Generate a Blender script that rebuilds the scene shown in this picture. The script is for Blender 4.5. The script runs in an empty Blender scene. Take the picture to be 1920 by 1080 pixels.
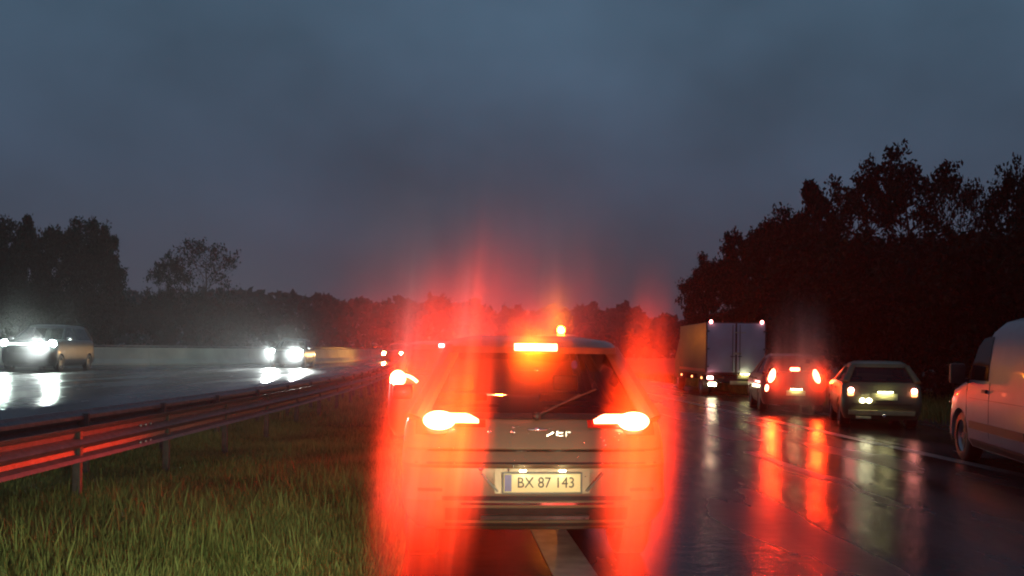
import bpy, bmesh, math, random
import numpy as np
from mathutils import Vector, Matrix, Euler
R = math.radians
sc = bpy.context.scene
col = sc.collection
random.seed(7); rng = np.random.default_rng(7)

# ------------------------------------------------------------ camera
F = 1660.0; CX = 960.0; HY = 655.0; CH = 1.5
cd = bpy.data.cameras.new('camera'); cam = bpy.data.objects.new('camera', cd); col.objects.link(cam)
cd.sensor_width = 36; cd.lens = 36 * F / 1920; cd.shift_y = (HY - 540) / 1920
cd.clip_start = 0.05; cd.clip_end = 3000
cam.matrix_world = Matrix.Translation((0, 0, CH)) @ Matrix.Rotation(R(90), 4, 'X') @ Matrix.Rotation(R(0.7), 4, 'Z')
sc.camera = cam
def X(px, D): return (px - CX) / F * D
def hor(px): return HY + 0.0122 * (px - CX)
def Z(px, py, D): return CH - (py - hor(px)) * D / F

# ------------------------------------------------------------ world, sun, exposure
sc.render.engine = 'CYCLES'
sc.view_settings.view_transform = 'Standard'; sc.view_settings.look = 'None'
sc.view_settings.exposure = 0; sc.view_settings.gamma = 1; sc.view_settings.use_curve_mapping = False
sc.cycles.use_denoising = True
sc.cycles.max_bounces = 8; sc.cycles.volume_bounces = 0; sc.cycles.transparent_max_bounces = 16
sc.cycles.diffuse_bounces = 2; sc.cycles.glossy_bounces = 3
sc.cycles.sample_clamp_indirect = 4; sc.cycles.caustics_reflective = False; sc.cycles.caustics_refractive = False
sc.cycles.filter_width = 2.0
sc.cycles.volume_step_rate = 1.0; sc.cycles.volume_max_steps = 128
W = bpy.data.worlds.new('World'); sc.world = W; W.use_nodes = True
nt = W.node_tree; N = nt.nodes; LK = nt.links; N.clear()
out = N.new('ShaderNodeOutputWorld'); bg = N.new('ShaderNodeBackground'); LK.new(bg.outputs[0], out.inputs[0])
tc = N.new('ShaderNodeTexCoord'); sep = N.new('ShaderNodeSeparateXYZ'); LK.new(tc.outputs['Generated'], sep.inputs[0])
cr = N.new('ShaderNodeValToRGB'); LK.new(sep.outputs[2], cr.inputs[0])
cr.color_ramp.elements[0].position = 0.0; cr.color_ramp.elements[0].color = (.042, .044, .068, 1)
cr.color_ramp.elements[1].position = 0.6; cr.color_ramp.elements[1].color = (.074, .128, .196, 1)
for p, c in ((.10, (.048, .057, .094)), (.19, (.052, .080, .132)), (.34, (.066, .120, .186))):
    e = cr.color_ramp.elements.new(p); e.color = (*c, 1)
mp = N.new('ShaderNodeMapping'); mp.inputs['Scale'].default_value = (1.9, 1.9, 2.6); LK.new(tc.outputs['Generated'], mp.inputs[0])
nz = N.new('ShaderNodeTexNoise'); nz.inputs['Scale'].default_value = 1.7; nz.inputs['Detail'].default_value = 5; nz.inputs['Roughness'].default_value = .5
LK.new(mp.outputs[0], nz.inputs[0])
mr = N.new('ShaderNodeMapRange'); mr.inputs[1].default_value = .3; mr.inputs[2].default_value = .7; mr.inputs[3].default_value = .66; mr.inputs[4].default_value = 1.16
LK.new(nz.outputs[0], mr.inputs[0])
mul = N.new('ShaderNodeVectorMath'); mul.operation = 'SCALE'; LK.new(cr.outputs[0], mul.inputs[0]); LK.new(mr.outputs[0], mul.inputs[3])
sky = N.new('ShaderNodeTexSky'); sky.sky_type = 'NISHITA'; sky.sun_disc = False; sky.sun_elevation = R(2); sky.sun_rotation = R(200)
sm = N.new('ShaderNodeVectorMath'); sm.operation = 'SCALE'; sm.inputs[3].default_value = .006; LK.new(sky.outputs[0], sm.inputs[0])
ad = N.new('ShaderNodeVectorMath'); ad.operation = 'ADD'; LK.new(mul.outputs[0], ad.inputs[0]); LK.new(sm.outputs[0], ad.inputs[1])
LK.new(ad.outputs[0], bg.inputs[0]); bg.inputs[1].default_value = .84
sl = bpy.data.lights.new('sun', 'SUN'); so = bpy.data.objects.new('sun', sl); col.objects.link(so)
sl.energy = .03; sl.angle = R(30); sl.color = (1, .9, .8); so.rotation_euler = (R(60), 0, R(-20))

# ------------------------------------------------------------ materials
def mat(name): 
    m = bpy.data.materials.new(name); m.use_nodes = True
    return m, m.node_tree.nodes, m.node_tree.links, m.node_tree.nodes['Principled BSDF']
def pm(name, color, rough=.5, metal=0, noise=None, bump=0, bscale=40, coat=0, spec=.5):
    m, n, l, b = mat(name)
    b.inputs['Base Color'].default_value = (*color, 1); b.inputs['Roughness'].default_value = rough
    b.inputs['Metallic'].default_value = metal; b.inputs['Coat Weight'].default_value = coat
    b.inputs['Specular IOR Level'].default_value = spec
    t = n.new('ShaderNodeTexCoord')
    nn = n.new('ShaderNodeTexNoise'); nn.inputs['Scale'].default_value = noise[0] if noise else 6; nn.inputs['Detail'].default_value = 6
    l.new(t.outputs['Object'], nn.inputs[0])
    a = noise[1] if noise else .12
    r = n.new('ShaderNodeValToRGB'); l.new(nn.outputs[0], r.inputs[0])
    r.color_ramp.elements[0].position = .3; r.color_ramp.elements[1].position = .7
    r.color_ramp.elements[0].color = (*[c * (1 - a) for c in color], 1); r.color_ramp.elements[1].color = (*[min(1, c * (1 + a)) for c in color], 1)
    l.new(r.outputs[0], b.inputs['Base Color'])
    if bump:
        n2 = n.new('ShaderNodeTexNoise'); n2.inputs['Scale'].default_value = bscale; n2.inputs['Detail'].default_value = 3
        l.new(t.outputs['Object'], n2.inputs[0])
        bp = n.new('ShaderNodeBump'); bp.inputs['Strength'].default_value = bump; bp.inputs['Distance'].default_value = .01
        l.new(n2.outputs[0], bp.inputs['Height']); l.new(bp.outputs[0], b.inputs['Normal'])
    return m
def em(name, color, s):
    m, n, l, b = mat(name)
    b.inputs['Base Color'].default_value = (*[min(1, c * .6) for c in color], 1); b.inputs['Roughness'].default_value = .2
    b.inputs['Emission Color'].default_value = (*color, 1); b.inputs['Emission Strength'].default_value = s
    return m
def glassm(name, tint, ior=1.45):
    m, n, l, b = mat(name); n.remove(b)
    o = n['Material Output']; t = n.new('ShaderNodeBsdfTransparent'); t.inputs[0].default_value = (*tint, 1)
    g = n.new('ShaderNodeBsdfGlossy'); g.inputs['Roughness'].default_value = .06
    f = n.new('ShaderNodeFresnel'); f.inputs[0].default_value = ior
    mx = n.new('ShaderNodeMixShader'); l.new(f.outputs[0], mx.inputs[0]); l.new(t.outputs[0], mx.inputs[1]); l.new(g.outputs[0], mx.inputs[2]); l.new(mx.outputs[0], o.inputs[0])
    return m
M = {}
M['paint_champ'] = pm('champagne_paint', (.20, .155, .105), .34, .35, (3, .06), .12, 260, .6)
M['paint_dark'] = pm('dark_paint', (.03, .03, .035), .3, .3, (3, .1), .05, 200, .6)
M['paint_red'] = pm('deep_red_paint', (.10, .02, .02), .3, .3, (3, .1), .05, 200, .6)
M['paint_white'] = pm('white_van_paint', (.25, .27, .32), .35, 0, (2.5, .10), .05, 150, .4)
M['paint_gold'] = pm('old_beige_paint', (.13, .125, .07), .4, .3, (3, .15), .06, 150, .3)
M['paint_grey'] = pm('grey_paint', (.05, .053, .056), .35, .4, (3, .1), .05, 150, .5)
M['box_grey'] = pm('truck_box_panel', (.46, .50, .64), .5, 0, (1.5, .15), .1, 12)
M['box_side_dim'] = pm('truck_side_red_lit', (.05, .038, .042), .5, 0, (1.5, .15), .1, 12)  # dim, red-lit look of the truck's sides put into the colour
M['plastic'] = pm('black_plastic', (.02, .02, .021), .5, 0, (20, .2), .15, 300)
M['trim'] = pm('satin_trim', (.012, .012, .013), .35, 0, (12, .2))
M['rubber'] = pm('wet_rubber', (.015, .015, .015), .45, 0, (30, .3), .4, 80)
M['rim'] = pm('alloy_rim', (.35, .35, .36), .3, .9, (9, .2))
M['chrome'] = pm('chrome', (.8, .8, .8), .12, 1.0, (20, .05))
M['steel'] = pm('galvanised_steel', (.15, .153, .158), .5, .6, (14, .25), .25, 60)
M['post'] = pm('weathered_post', (.10, .09, .08), .6, .3, (10, .35), .3, 60)
M['concrete'] = pm('pale_concrete', (.52, .53, .43), .6, 0, (.8, .22), .3, 9)
M['plate_y'] = pm('plate_face', (.86, .80, .46), .4, 0, (8, .03))
M['plate_blue'] = pm('plate_band', (.06, .07, .30), .4, 0, (30, .2))
M['plate_ink'] = pm('plate_ink', (.03, .035, .03), .5, 0, (30, .2))
M['drop'] = pm('water_droplet', (.9, .9, .92), .04, 1.0, (30, .02))
M['seat'] = pm('seat_fabric', (.02, .02, .022), .8, 0, (30, .2))
M['bark'] = pm('dark_bark', (.045, .036, .028), .9, 0, (4, .4), .6, 20)
M['reflector'] = pm('red_reflector', (.5, .03, .01), .25, 0, (60, .1))
M['refl_strip'] = pm('reflective_strip', (.45, .07, .05), .35, 0, (20, .2))
M['glass'] = glassm('tinted_glass', (.42, .40, .40))
M['clear'] = glassm('windscreen_glass', (.60, .62, .62))
M['glass_blk'] = pm('dark_side_glass', (.006, .007, .008), .06, 0, (3, .2), spec=.5)
BR = (1.0, .025, .0005); LC = (1.0, .15, .07)
M['brake'] = em('brake_lamp_lens', LC, 26)
M['brake_c'] = em('brake_lamp_core', LC, 60)
M['brake_high'] = em('high_brake_lens', LC, 32)
M['brake_far'] = em('far_brake_lens', LC, 38)
M['brake_ah'] = em('front_queue_brake_lens', (1, .22, .08), 60)
M['tail_dim'] = em('dim_tail_lens', (1, .12, .05), 9)
M['marker'] = em('truck_marker_lens', (1, .30, .28), 26)
M['amber'] = em('amber_beacon', (1, .34, .02), 120)
M['amber_dim'] = em('amber_side_marker', (1, .35, .12), 5)
M['head'] = em('headlamp_lens', (.80, 1.0, .90), 800)
M['head_strip'] = em('headlamp_strip', (.86, 1.0, .95), 12)
M['head_warm'] = em('warm_headlamp_lens', (1, .45, .10), 600)
M['platelamp'] = em('plate_fill_lamp', (1, .92, .55), 26)
M['plate_fill_far'] = em('bright_plate_fill', (1, .93, .45), 40)
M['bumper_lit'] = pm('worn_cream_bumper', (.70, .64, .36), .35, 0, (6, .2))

# wet asphalt
def asphalt():
    m, n, l, b = mat('wet_asphalt')
    t = n.new('ShaderNodeTexCoord')
    mpa = n.new('ShaderNodeMapping'); mpa.inputs['Scale'].default_value = (1.6, .30, 1); mpa.inputs['Rotation'].default_value = (0, 0, .08); l.new(t.outputs['Object'], mpa.inputs[0])
    a = n.new('ShaderNodeTexNoise'); a.inputs['Scale'].default_value = .6; a.inputs['Detail'].default_value = 7; l.new(mpa.outputs[0], a.inputs[0])
    g = n.new('ShaderNodeTexNoise'); g.inputs['Scale'].default_value = 90; g.inputs['Detail'].default_value = 2; l.new(t.outputs['Object'], g.inputs[0])
    mx = n.new('ShaderNodeMath'); mx.operation = 'MULTIPLY'; l.new(a.outputs[0], mx.inputs[0]); l.new(g.outputs[0], mx.inputs[1])
    r = n.new('ShaderNodeValToRGB'); l.new(mx.outputs[0], r.inputs[0]); r.color_ramp.elements[0].position = .12; r.color_ramp.elements[1].position = .4
    r.color_ramp.elements[0].color = (.016, .016, .018, 1); r.color_ramp.elements[1].color = (.045, .043, .042, 1); l.new(r.outputs[0], b.inputs['Base Color'])
    rr = n.new('ShaderNodeMapRange'); rr.inputs[1].default_value = .35; rr.inputs[2].default_value = .65; rr.inputs[3].default_value = .12; rr.inputs[4].default_value = .34
    l.new(a.outputs[0], rr.inputs[0]); l.new(rr.outputs[0], b.inputs['Roughness'])
    w = n.new('ShaderNodeTexNoise'); w.inputs['Scale'].default_value = 5; w.inputs['Detail'].default_value = 4; l.new(t.outputs['Object'], w.inputs[0])
    b1 = n.new('ShaderNodeBump'); b1.inputs['Strength'].default_value = .25; b1.inputs['Distance'].default_value = .02; l.new(w.outputs[0], b1.inputs['Height'])
    b2 = n.new('ShaderNodeBump'); b2.inputs['Strength'].default_value = .35; b2.inputs['Distance'].default_value = .004; l.new(g.outputs[0], b2.inputs['Height']); l.new(b1.outputs[0], b2.inputs['Normal'])
    l.new(b2.outputs[0], b.inputs['Normal'])
    b.inputs['Specular IOR Level'].default_value = .42
    return m
M['asphalt'] = asphalt()
M['line'] = pm('worn_road_paint', (.22, .21, .20), .3, 0, (5, .45), .3, 60)
M['line_l'] = pm('lit_road_paint', (.55, .54, .50), .35, 0, (5, .35), .3, 60)  # paler copy of the line paint, light on the left line put into colour
M['soil'] = pm('verge_soil', (.035, .035, .02), .9, 0, (2, .5), .8, 8)
def leafm(name, c1, c2, sc_=1.2, transl=.25):
    m, n, l, b = mat(name)
    t = n.new('ShaderNodeTexCoord'); a = n.new('ShaderNodeTexNoise'); a.inputs['Scale'].default_value = sc_; a.inputs['Detail'].default_value = 3; l.new(t.outputs['Object'], a.inputs[0])
    gi = n.new('ShaderNodeNewGeometry'); ad = n.new('ShaderNodeMath'); ad.operation = 'MULTIPLY_ADD'; ad.inputs[1].default_value = .5; l.new(gi.outputs['Random Per Island'], ad.inputs[0]); l.new(a.outputs[0], ad.inputs[2])
    r = n.new('ShaderNodeValToRGB'); l.new(ad.outputs[0], r.inputs[0]); r.color_ramp.elements[0].position = .4; r.color_ramp.elements[1].position = 1.0
    r.color_ramp.elements[0].color = (*c1, 1); r.color_ramp.elements[1].color = (*c2, 1); l.new(r.outputs[0], b.inputs['Base Color'])
    b.inputs['Roughness'].default_value = .7; b.inputs['Specular IOR Level'].default_value = .08
    return m
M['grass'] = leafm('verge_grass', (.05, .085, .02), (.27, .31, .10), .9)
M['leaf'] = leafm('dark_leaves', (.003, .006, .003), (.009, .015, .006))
M['leaf_far'] = leafm('far_leaves', (.006, .008, .006), (.014, .016, .012))

# ------------------------------------------------------------ helpers
def tag(o, label=None, cat=None, group=None, kind=None):
    for k, v in (('label', label), ('category', cat), ('group', group), ('kind', kind)):
        if v: o[k] = v
    return o
def empty(name, loc, rz=0, **k):
    o = bpy.data.objects.new(name, None); o.location = loc; o.rotation_euler = (0, 0, rz); o.empty_display_size = .3
    col.objects.link(o); return tag(o, **k)
def link(name, me, m, parent=None, smooth=True, angle=35):
    if m is not None and len(me.materials) == 0: me.materials.append(M[m] if isinstance(m, str) else m)
    if smooth:
        me.polygons.foreach_set('use_smooth', [True] * len(me.polygons)); me.set_sharp_from_angle(angle=R(angle))
    o = bpy.data.objects.new(name, me); col.objects.link(o)
    if parent: o.parent = parent
    return o
def mesh(name, vs, fs): 
    me = bpy.data.meshes.new(name); me.from_pydata([tuple(v) for v in vs], [], [tuple(f) for f in fs]); me.update(); return me
def fixn(me):
    bm = bmesh.new(); bm.from_mesh(me); bmesh.ops.recalc_face_normals(bm, faces=bm.faces); bm.to_mesh(me); bm.free(); return me
class MB:
    def __init__(s): s.bm = bmesh.new()
    def box(s, c, d, rot=None, bev=0):
        t = bmesh.new(); bmesh.ops.create_cube(t, size=1)
        for v in t.verts: v.co = Vector((v.co.x * d[0], v.co.y * d[1], v.co.z * d[2]))
        if bev: bmesh.ops.bevel(t, geom=t.edges[:], offset=bev, segments=2, affect='EDGES', profile=.6)
        mt = Matrix.Translation(c) @ (rot.to_4x4() if rot else Matrix.Identity(4))
        bmesh.ops.transform(t, matrix=mt, verts=t.verts); s._add(t); return s
    def _add(s, t):
        me = bpy.data.meshes.new('tmp'); t.to_mesh(me); t.free(); s.bm.from_mesh(me); bpy.data.meshes.remove(me)
    def cyl(s, a, b, r0, r1=None, n=16):
        a = Vector(a); b = Vector(b); r1 = r0 if r1 is None else r1; d = b - a; t = bmesh.new()
        bmesh.ops.create_cone(t, cap_ends=True, segments=n, radius1=r0, radius2=r1, depth=d.length)
        bmesh.ops.transform(t, matrix=Matrix.Translation((a + b) / 2) @ d.to_track_quat('Z', 'Y').to_matrix().to_4x4(), verts=t.verts); s._add(t); return s
    def sph(s, c, r, n=12):
        t = bmesh.new(); bmesh.ops.create_uvsphere(t, u_segments=n, v_segments=max(6, n // 2), radius=1)
        r = (r, r, r) if not hasattr(r, '__len__') else r
        for v in t.verts: v.co = Vector((v.co.x * r[0] + c[0], v.co.y * r[1] + c[1], v.co.z * r[2] + c[2]))
        s._add(t); return s
    def lathe(s, prof, axis='X', n=28, c=(0, 0, 0)):
        vs = []; k = len(prof)
        for i in range(n):
            a = 2 * math.pi * i / n
            for (h, r) in prof:
                p = (h, r * math.cos(a), r * math.sin(a)); vs.append(s.bm.verts.new((p[0] + c[0], p[1] + c[1], p[2] + c[2])))
        for i in range(n):
            for j in range(k - 1):
                try: s.bm.faces.new((vs[i * k + j], vs[i * k + j + 1], vs[((i + 1) % n) * k + j + 1], vs[((i + 1) % n) * k + j]))
                except ValueError: pass
        return s
    def build(s, name, m, parent=None, smooth=True):
        bmesh.ops.recalc_face_normals(s.bm, faces=s.bm.faces)
        me = bpy.data.meshes.new(name); s.bm.to_mesh(me); s.bm.free(); return link(name, me, m, parent, smooth)

# ------------------------------------------------------------ car bodies: stacks of plan outlines
def lv(z, w, r, f, cr_=.16, cf=.3, bow=.06, bf=.12): return dict(z=z, w=w, r=r, f=f, cr=cr_, cf=cf, bow=bow, bf=bf)
def end_y(L, x, end):
    w, c, ax = L['w'], (L['cr'] if end == 'r' else L['cf']), abs(x)
    b = L['bow'] if end == 'r' else L['bf']
    d = b * min(1, ax / w) ** 2
    if ax > w - c:
        q = min(ax - (w - c), c * .999); d += c - math.sqrt(c * c - q * q)
    return L['r'] + d if end == 'r' else L['f'] - d
def outline(L):
    p = []; w = L['w']
    def end(e, sgn):
        c = L['cr'] if e == 'r' else L['cf']; xs = []
        for i in range(6): xs.append(-(w - c) - c * math.sin(math.pi / 2 * (1 - i / 6)) )
        for i in range(11): xs.append(-(w - c) + 2 * (w - c) * i / 10)
        for i in range(1, 7): xs.append((w - c) + c * math.sin(math.pi / 2 * i / 6))
        return [(sgn * x, end_y(L, x, e)) for x in xs]
    a = end('r', 1); b = end('f', -1)
    y0, y1 = a[-1][1], b[0][1]
    side = [y0 + (y1 - y0) * i / 15 for i in range(1, 15)]
    p += a; p += [(w, y) for y in side]; p += b; p += [(-w, y) for y in reversed(side)]
    return p
def loft(levels, cap_lo=True, cap_hi=True, capmat=False):
    vs = []; fs = []; n = 0
    for L in levels:
        o = outline(L); n = len(o); vs += [(x, y, L['z']) for x, y in o]
    for k in range(len(levels) - 1):
        for i in range(n):
            j = (i + 1) % n; fs.append((k * n + i, k * n + j, (k + 1) * n + j, (k + 1) * n + i))
    if cap_lo: fs.append(tuple(reversed(range(n))))
    if cap_hi: fs.append(tuple(range((len(levels) - 1) * n, len(levels) * n)))
    return mesh('loft', vs, fs)
def interp(levels, z):
    if z <= levels[0]['z']: return levels[0]
    for a, b in zip(levels, levels[1:]):
        if z <= b['z'] + 1e-9:
            t = (z - a['z']) / max(1e-6, b['z'] - a['z']); return {k: a[k] + (b[k] - a[k]) * t for k in a}
    return levels[-1]
def endstrip(levels, xs, zlo, zhi, end, off, thick=.03, rows=2):
    """closed shell that follows the rear or front surface between two curves"""
    s = -1 if end == 'r' else 1; vs = []; fs = []; nx = len(xs); P = nx * (rows + 1)
    for o in (off, off - thick):
        for i, x in enumerate(xs):
            for j in range(rows + 1):
                z = zlo[i] + (zhi[i] - zlo[i]) * j / rows
                vs.append((x, end_y(interp(levels, z), x, end) + s * o, z))
    g = lambda i, j, k: k * P + i * (rows + 1) + j
    for i in range(nx - 1):
        for j in range(rows):
            fs.append((g(i, j, 0), g(i + 1, j, 0), g(i + 1, j + 1, 0), g(i, j + 1, 0))); fs.append((g(i, j + 1, 1), g(i + 1, j + 1, 1), g(i + 1, j, 1), g(i, j, 1)))
    for i in range(nx - 1):
        fs.append((g(i, 0, 1), g(i + 1, 0, 1), g(i + 1, 0, 0), g(i, 0, 0))); fs.append((g(i, rows, 0), g(i + 1, rows, 0), g(i + 1, rows, 1), g(i, rows, 1)))
    for j in range(rows):
        fs.append((g(0, j, 1), g(0, j, 0), g(0, j + 1, 0), g(0, j + 1, 1))); fs.append((g(nx - 1, j, 0), g(nx - 1, j, 1), g(nx - 1, j + 1, 1), g(nx - 1, j + 1, 0)))
    return fixn(mesh('strip', vs, fs))
def estrip(parent, name, m, levels, x0, x1, zlo, zhi, end='r', off=.01, thick=.03, n=10, rows=2):
    xs = [x0 + (x1 - x0) * i / n for i in range(n + 1)]
    fl = zlo if callable(zlo) else (lambda t: zlo); fh = zhi if callable(zhi) else (lambda t: zhi)
    return link(name, endstrip(levels, xs, [fl(i / n) for i in range(n + 1)], [fh(i / n) for i in range(n + 1)], end, off, thick, rows), m, parent)
def sidestrip(parent, name, m, levels, side, pts_lo, pts_hi, off=.008, thick=.02, rows=4):
    """pts_lo/hi: lists of (y,z) of equal length, on the side surface"""
    vs = []; fs = []; nx = len(pts_lo); P = nx * (rows + 1)
    for o in (off, off - thick):
        for (a, b) in zip(pts_lo, pts_hi):
            for j in range(rows + 1):
                t = j / rows; y = a[0] + (b[0] - a[0]) * t; z = a[1] + (b[1] - a[1]) * t
                vs.append((side * (interp(levels, z)['w'] + o), y, z))
    g = lambda i, j, k: k * P + i * (rows + 1) + j
    for i in range(nx - 1):
        for j in range(rows):
            fs.append((g(i, j, 0), g(i + 1, j, 0), g(i + 1, j + 1, 0), g(i, j + 1, 0))); fs.append((g(i, j + 1, 1), g(i + 1, j + 1, 1), g(i + 1, j, 1), g(i, j, 1)))
        fs.append((g(i, 0, 1), g(i + 1, 0, 1), g(i + 1, 0, 0), g(i, 0, 0))); fs.append((g(i, rows, 0), g(i + 1, rows, 0), g(i + 1, rows, 1), g(i, rows, 1)))
    for j in range(rows):
        fs.append((g(0, j, 1), g(0, j, 0), g(0, j + 1, 0), g(0, j + 1, 1))); fs.append((g(nx - 1, j, 0), g(nx - 1, j, 1), g(nx - 1, j + 1, 1), g(nx - 1, j + 1, 0)))
    return link(name, fixn(mesh('sstrip', vs, fs)), m, parent)
def cut_arches(me, w, ys, r, zc):
    """cut wheel arches out of a closed body"""
    base = bpy.data.objects.new('tmp_body', me); col.objects.link(base); cs = []
    for y in ys:
        for s in (-1, 1):
            b = MB(); b.cyl((s * (w - .26), y, zc), (s * (w + .2), y, zc), r, n=24); c = b.build('tmp_cut', None, None, False); cs.append(c)
            md = base.modifiers.new('b', 'BOOLEAN'); md.operation = 'DIFFERENCE'; md.solver = 'EXACT'; md.object = c
    dg = bpy.context.evaluated_depsgraph_get(); dg.update()
    res = bpy.data.meshes.new_from_object(base.evaluated_get(dg))
    for o in cs + [base]: bpy.data.objects.remove(o)
    return res
def wheel(parent, x, y, r, wid=.21):
    s = 1 if x > 0 else -1
    t = MB(); h = wid / 2
    t.lathe([(-h, r * .66), (-h, r * .90), (-h * .8, r), (h * .8, r), (h, r * .90), (h, r * .66), (-h, r * .66)])
    o = t.build('wheel', 'rubber', parent); o.location = (x - s * h, y, r)
    q = MB(); q.lathe([(s * h * .3, r * .08), (s * h * .75, r * .10), (s * h * .75, r * .16), (s * h * .2, r * .2)], n=16)
    q.lathe([(s * h * .5, r * .58), (s * h * .8, r * .66), (s * h * .1, r * .64), (-s * h * .5, r * .60)], n=24)
    for k in range(5):
        a = 2 * math.pi * k / 5; q.box((s * h * .45, r * .36 * math.cos(a), r * .36 * math.sin(a)), (.03, r * .48, r * .13), Matrix.Rotation(a, 3, 'X'))
    q.build('rim', 'rim', o)
    return o
def text_mesh(txt, size, ext=.002):
    c = bpy.data.curves.new('t', 'FONT'); c.body = txt; c.size = size; c.extrude = ext; c.align_x = 'CENTER'; c.align_y = 'CENTER'
    o = bpy.data.objects.new('t', c); col.objects.link(o); dg = bpy.context.evaluated_depsgraph_get(); dg.update()
    me = bpy.data.meshes.new_from_object(o.evaluated_get(dg)); bpy.data.objects.remove(o); return me
def plate(parent, x, y, z, w=.504, h=.12, txt=None, tilt=0, m='plate_y', band=True):
    p = MB(); p.box((0, 0, 0), (w, .012, h), bev=.004); o = p.build('number_plate', m, parent); o.location = (x, y, z); o.rotation_euler = (tilt, 0, 0)
    if band:
        b = MB(); b.box((-w / 2 + .028, -.0085, 0), (.045, .006, h - .012)); b.build('country_band', 'plate_blue', o)
    if not band:
        q = MB(); q.box((0, -.055, h / 2 + .03), (w * .6, .015, .012)); q.build('plate_fill_lamp', 'plate_fill_far', o)  # lamp strip added to brighten the plate, standing in for its retroreflection
    if txt:
        fr = MB(); 
        for dz in (-1, 1): fr.box((0, -.002, dz * (h / 2 + .006)), (w + .024, .02, .009))
        for dx in (-1, 1): fr.box((dx * (w / 2 + .007), -.002, 0), (.009, .02, h + .003))
        fr.build('plate_frame', 'trim', o)
        me = text_mesh(txt, .098); 
        t = link('plate_lettering', me, 'plate_ink', o, smooth=False); t.rotation_euler = (R(90), 0, 0); t.location = (.024, -.0085, 0); t.scale = (.90, 1, 1)
    return o
def cabin(parent, gl, rl, paint, glass='glass', pillw=.07, seats=True, cabin_z=None):
    """glass house gl (levels), roof rl (levels)"""
    link('window_glass', loft(gl, False, False), glass, parent)
    link('roof', loft(rl), paint, parent)
    lo, hi = gl[0], gl[-1]
    b = MB()
    for s in (-1, 1):
        for (ya, yb, r_) in ((end_y(lo, lo['w'] * .9, 'r'), end_y(hi, hi['w'] * .9, 'r'), .055), (end_y(lo, lo['w'] * .92, 'f'), end_y(hi, hi['w'] * .92, 'f'), .035)):
            b.cyl((s * lo['w'] * .95, ya, lo['z'] - .01), (s * hi['w'] * .95, yb, hi['z'] + .01), r_ * 1.25, r_, n=10)
            b.build('pillar', paint, parent); b = MB()
        ym = (lo['r'] + lo['f']) / 2 + .1
        b.cyl((s * (lo['w'] - .01), ym, lo['z'] - .01), (s * (hi['w'] - .01), ym - .05, hi['z'] + .01), .03, n=8)
        b.build('pillar', paint, parent); b = MB()
    if seats:
        fy = lo['f'] - 1.25
        for (x, y, hr) in ((-.46, fy, 1), (.46, fy, 1), (-.40, fy - .85, 0), (.40, fy - .85, 0)):
            if y < lo['r'] + .35: continue
            s_ = MB(); s_.box((x, y, lo['z'] - (.06 if hr else .12)), (.46, .10, .30), Euler((R(12), 0, 0)).to_matrix(), .04)
            if hr: s_.box((x, y - .03, lo['z'] + .17), (.22, .08, .14), None, .03)
            s_.build('seat', 'seat', parent)
def body_levels(Wd, Hh, L, belt, taper=1.0, rr=1.0):
    w = Wd / 2
    lo = [lv(.20, w * .90, .12, L - .16), lv(.34, w * .98, .03, L - .03), lv(.52, w, 0, L), lv(belt - .28, w, .04 * rr, L - .02), lv(belt - .10, w * .985, .09 * rr, L - .14, bf=.18),
          lv(belt - .03, w * .965, .12 * rr, L - .60, bf=.2), lv(belt, w * .945, .14 * rr, L - 1.05)]
    gl = [lv(belt + .002, w * .935, .155 * rr, L - 1.10, .12, .2), lv(Hh - .13, w * .72, .42 * rr, L - 1.95, .12, .2)]
    rl = [lv(Hh - .135, w * .735, .39 * rr, L - 1.93, .14, .22), lv(Hh - .06, w * .70, .41 * rr, L - 2.05, .16, .22), lv(Hh - .01, w * .58, .60 * rr, L - 2.3, .2, .25), lv(Hh, w * .36, .9, L - 2.6, .2, .2)]
    return lo, gl, rl
def car(name, loc, rz, Wd, Hh, L, belt, paint, label, cat, group=None, glass='glass', wr=.32, rr=1.0, cut=True, seats=True):
    t = empty(name, loc, rz, label=label, cat=cat, group=group)
    lo, gl, rl = body_levels(Wd, Hh, L, belt, rr=rr)
    me = loft(lo)
    ya, yb = .80, L - .85
    if cut: me = cut_arches(me, Wd / 2, (ya, yb), wr + .05, wr)
    b = link('body', me, paint, t)
    for y in (ya, yb):
        for s in (-1, 1): wheel(t, s * (Wd / 2 - .01), y, wr)
    cabin(t, gl, rl, paint, glass, seats=seats)
    for s in (-1, 1):
        for yy in (1.25, 2.15 if L < 4 else 2.3, L - 1.35):
            sidestrip(t, 'door_seam', 'trim', lo, s, [(yy, .36), (yy + .012, .36)], [(yy, belt - .02), (yy + .012, belt - .02)], .003, .01)
        for yy in (1.35, 2.3): sidestrip(t, 'door_handle', 'trim', lo, s, [(yy, belt - .16), (yy + .16, belt - .16)], [(yy, belt - .13), (yy + .16, belt - .13)], .025, .03, 1)
        sidestrip(t, 'sill_trim', 'plastic', lo, s, [(1.25, .22), (L - 1.3, .22)], [(1.25, .30), (L - 1.3, .30)], .012, .02, 1)
    sh = MB(); sh.box((0, (gl[0]['r'] + gl[0]['f']) / 2, belt + .004), (Wd * .88, gl[0]['f'] - gl[0]['r'] - .45, .02)); sh.build('cabin_trim', 'trim', t)
    return t, lo, gl, rl

def spot(parent, loc, rx, rz, e, colr, cone=75, name='headlamp_beam'):
    l = bpy.data.lights.new(name, 'SPOT'); l.energy = e; l.color = colr; l.spot_size = R(cone); l.spot_blend = .9; l.shadow_soft_size = .06
    o = bpy.data.objects.new(name, l); col.objects.link(o); o.parent = parent; o.location = loc; o.rotation_euler = (rx, 0, rz); return o
def brake_beam(parent, x, y, z, e, c=BR, cone=150):
    # a brake lamp's reflector throws its light backwards
    return spot(parent, (x, y, z), R(-88), 0, e, c, cone, 'brake_beam')

ROADH = math.atan(.08)   # heading of our carriageway
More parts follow.
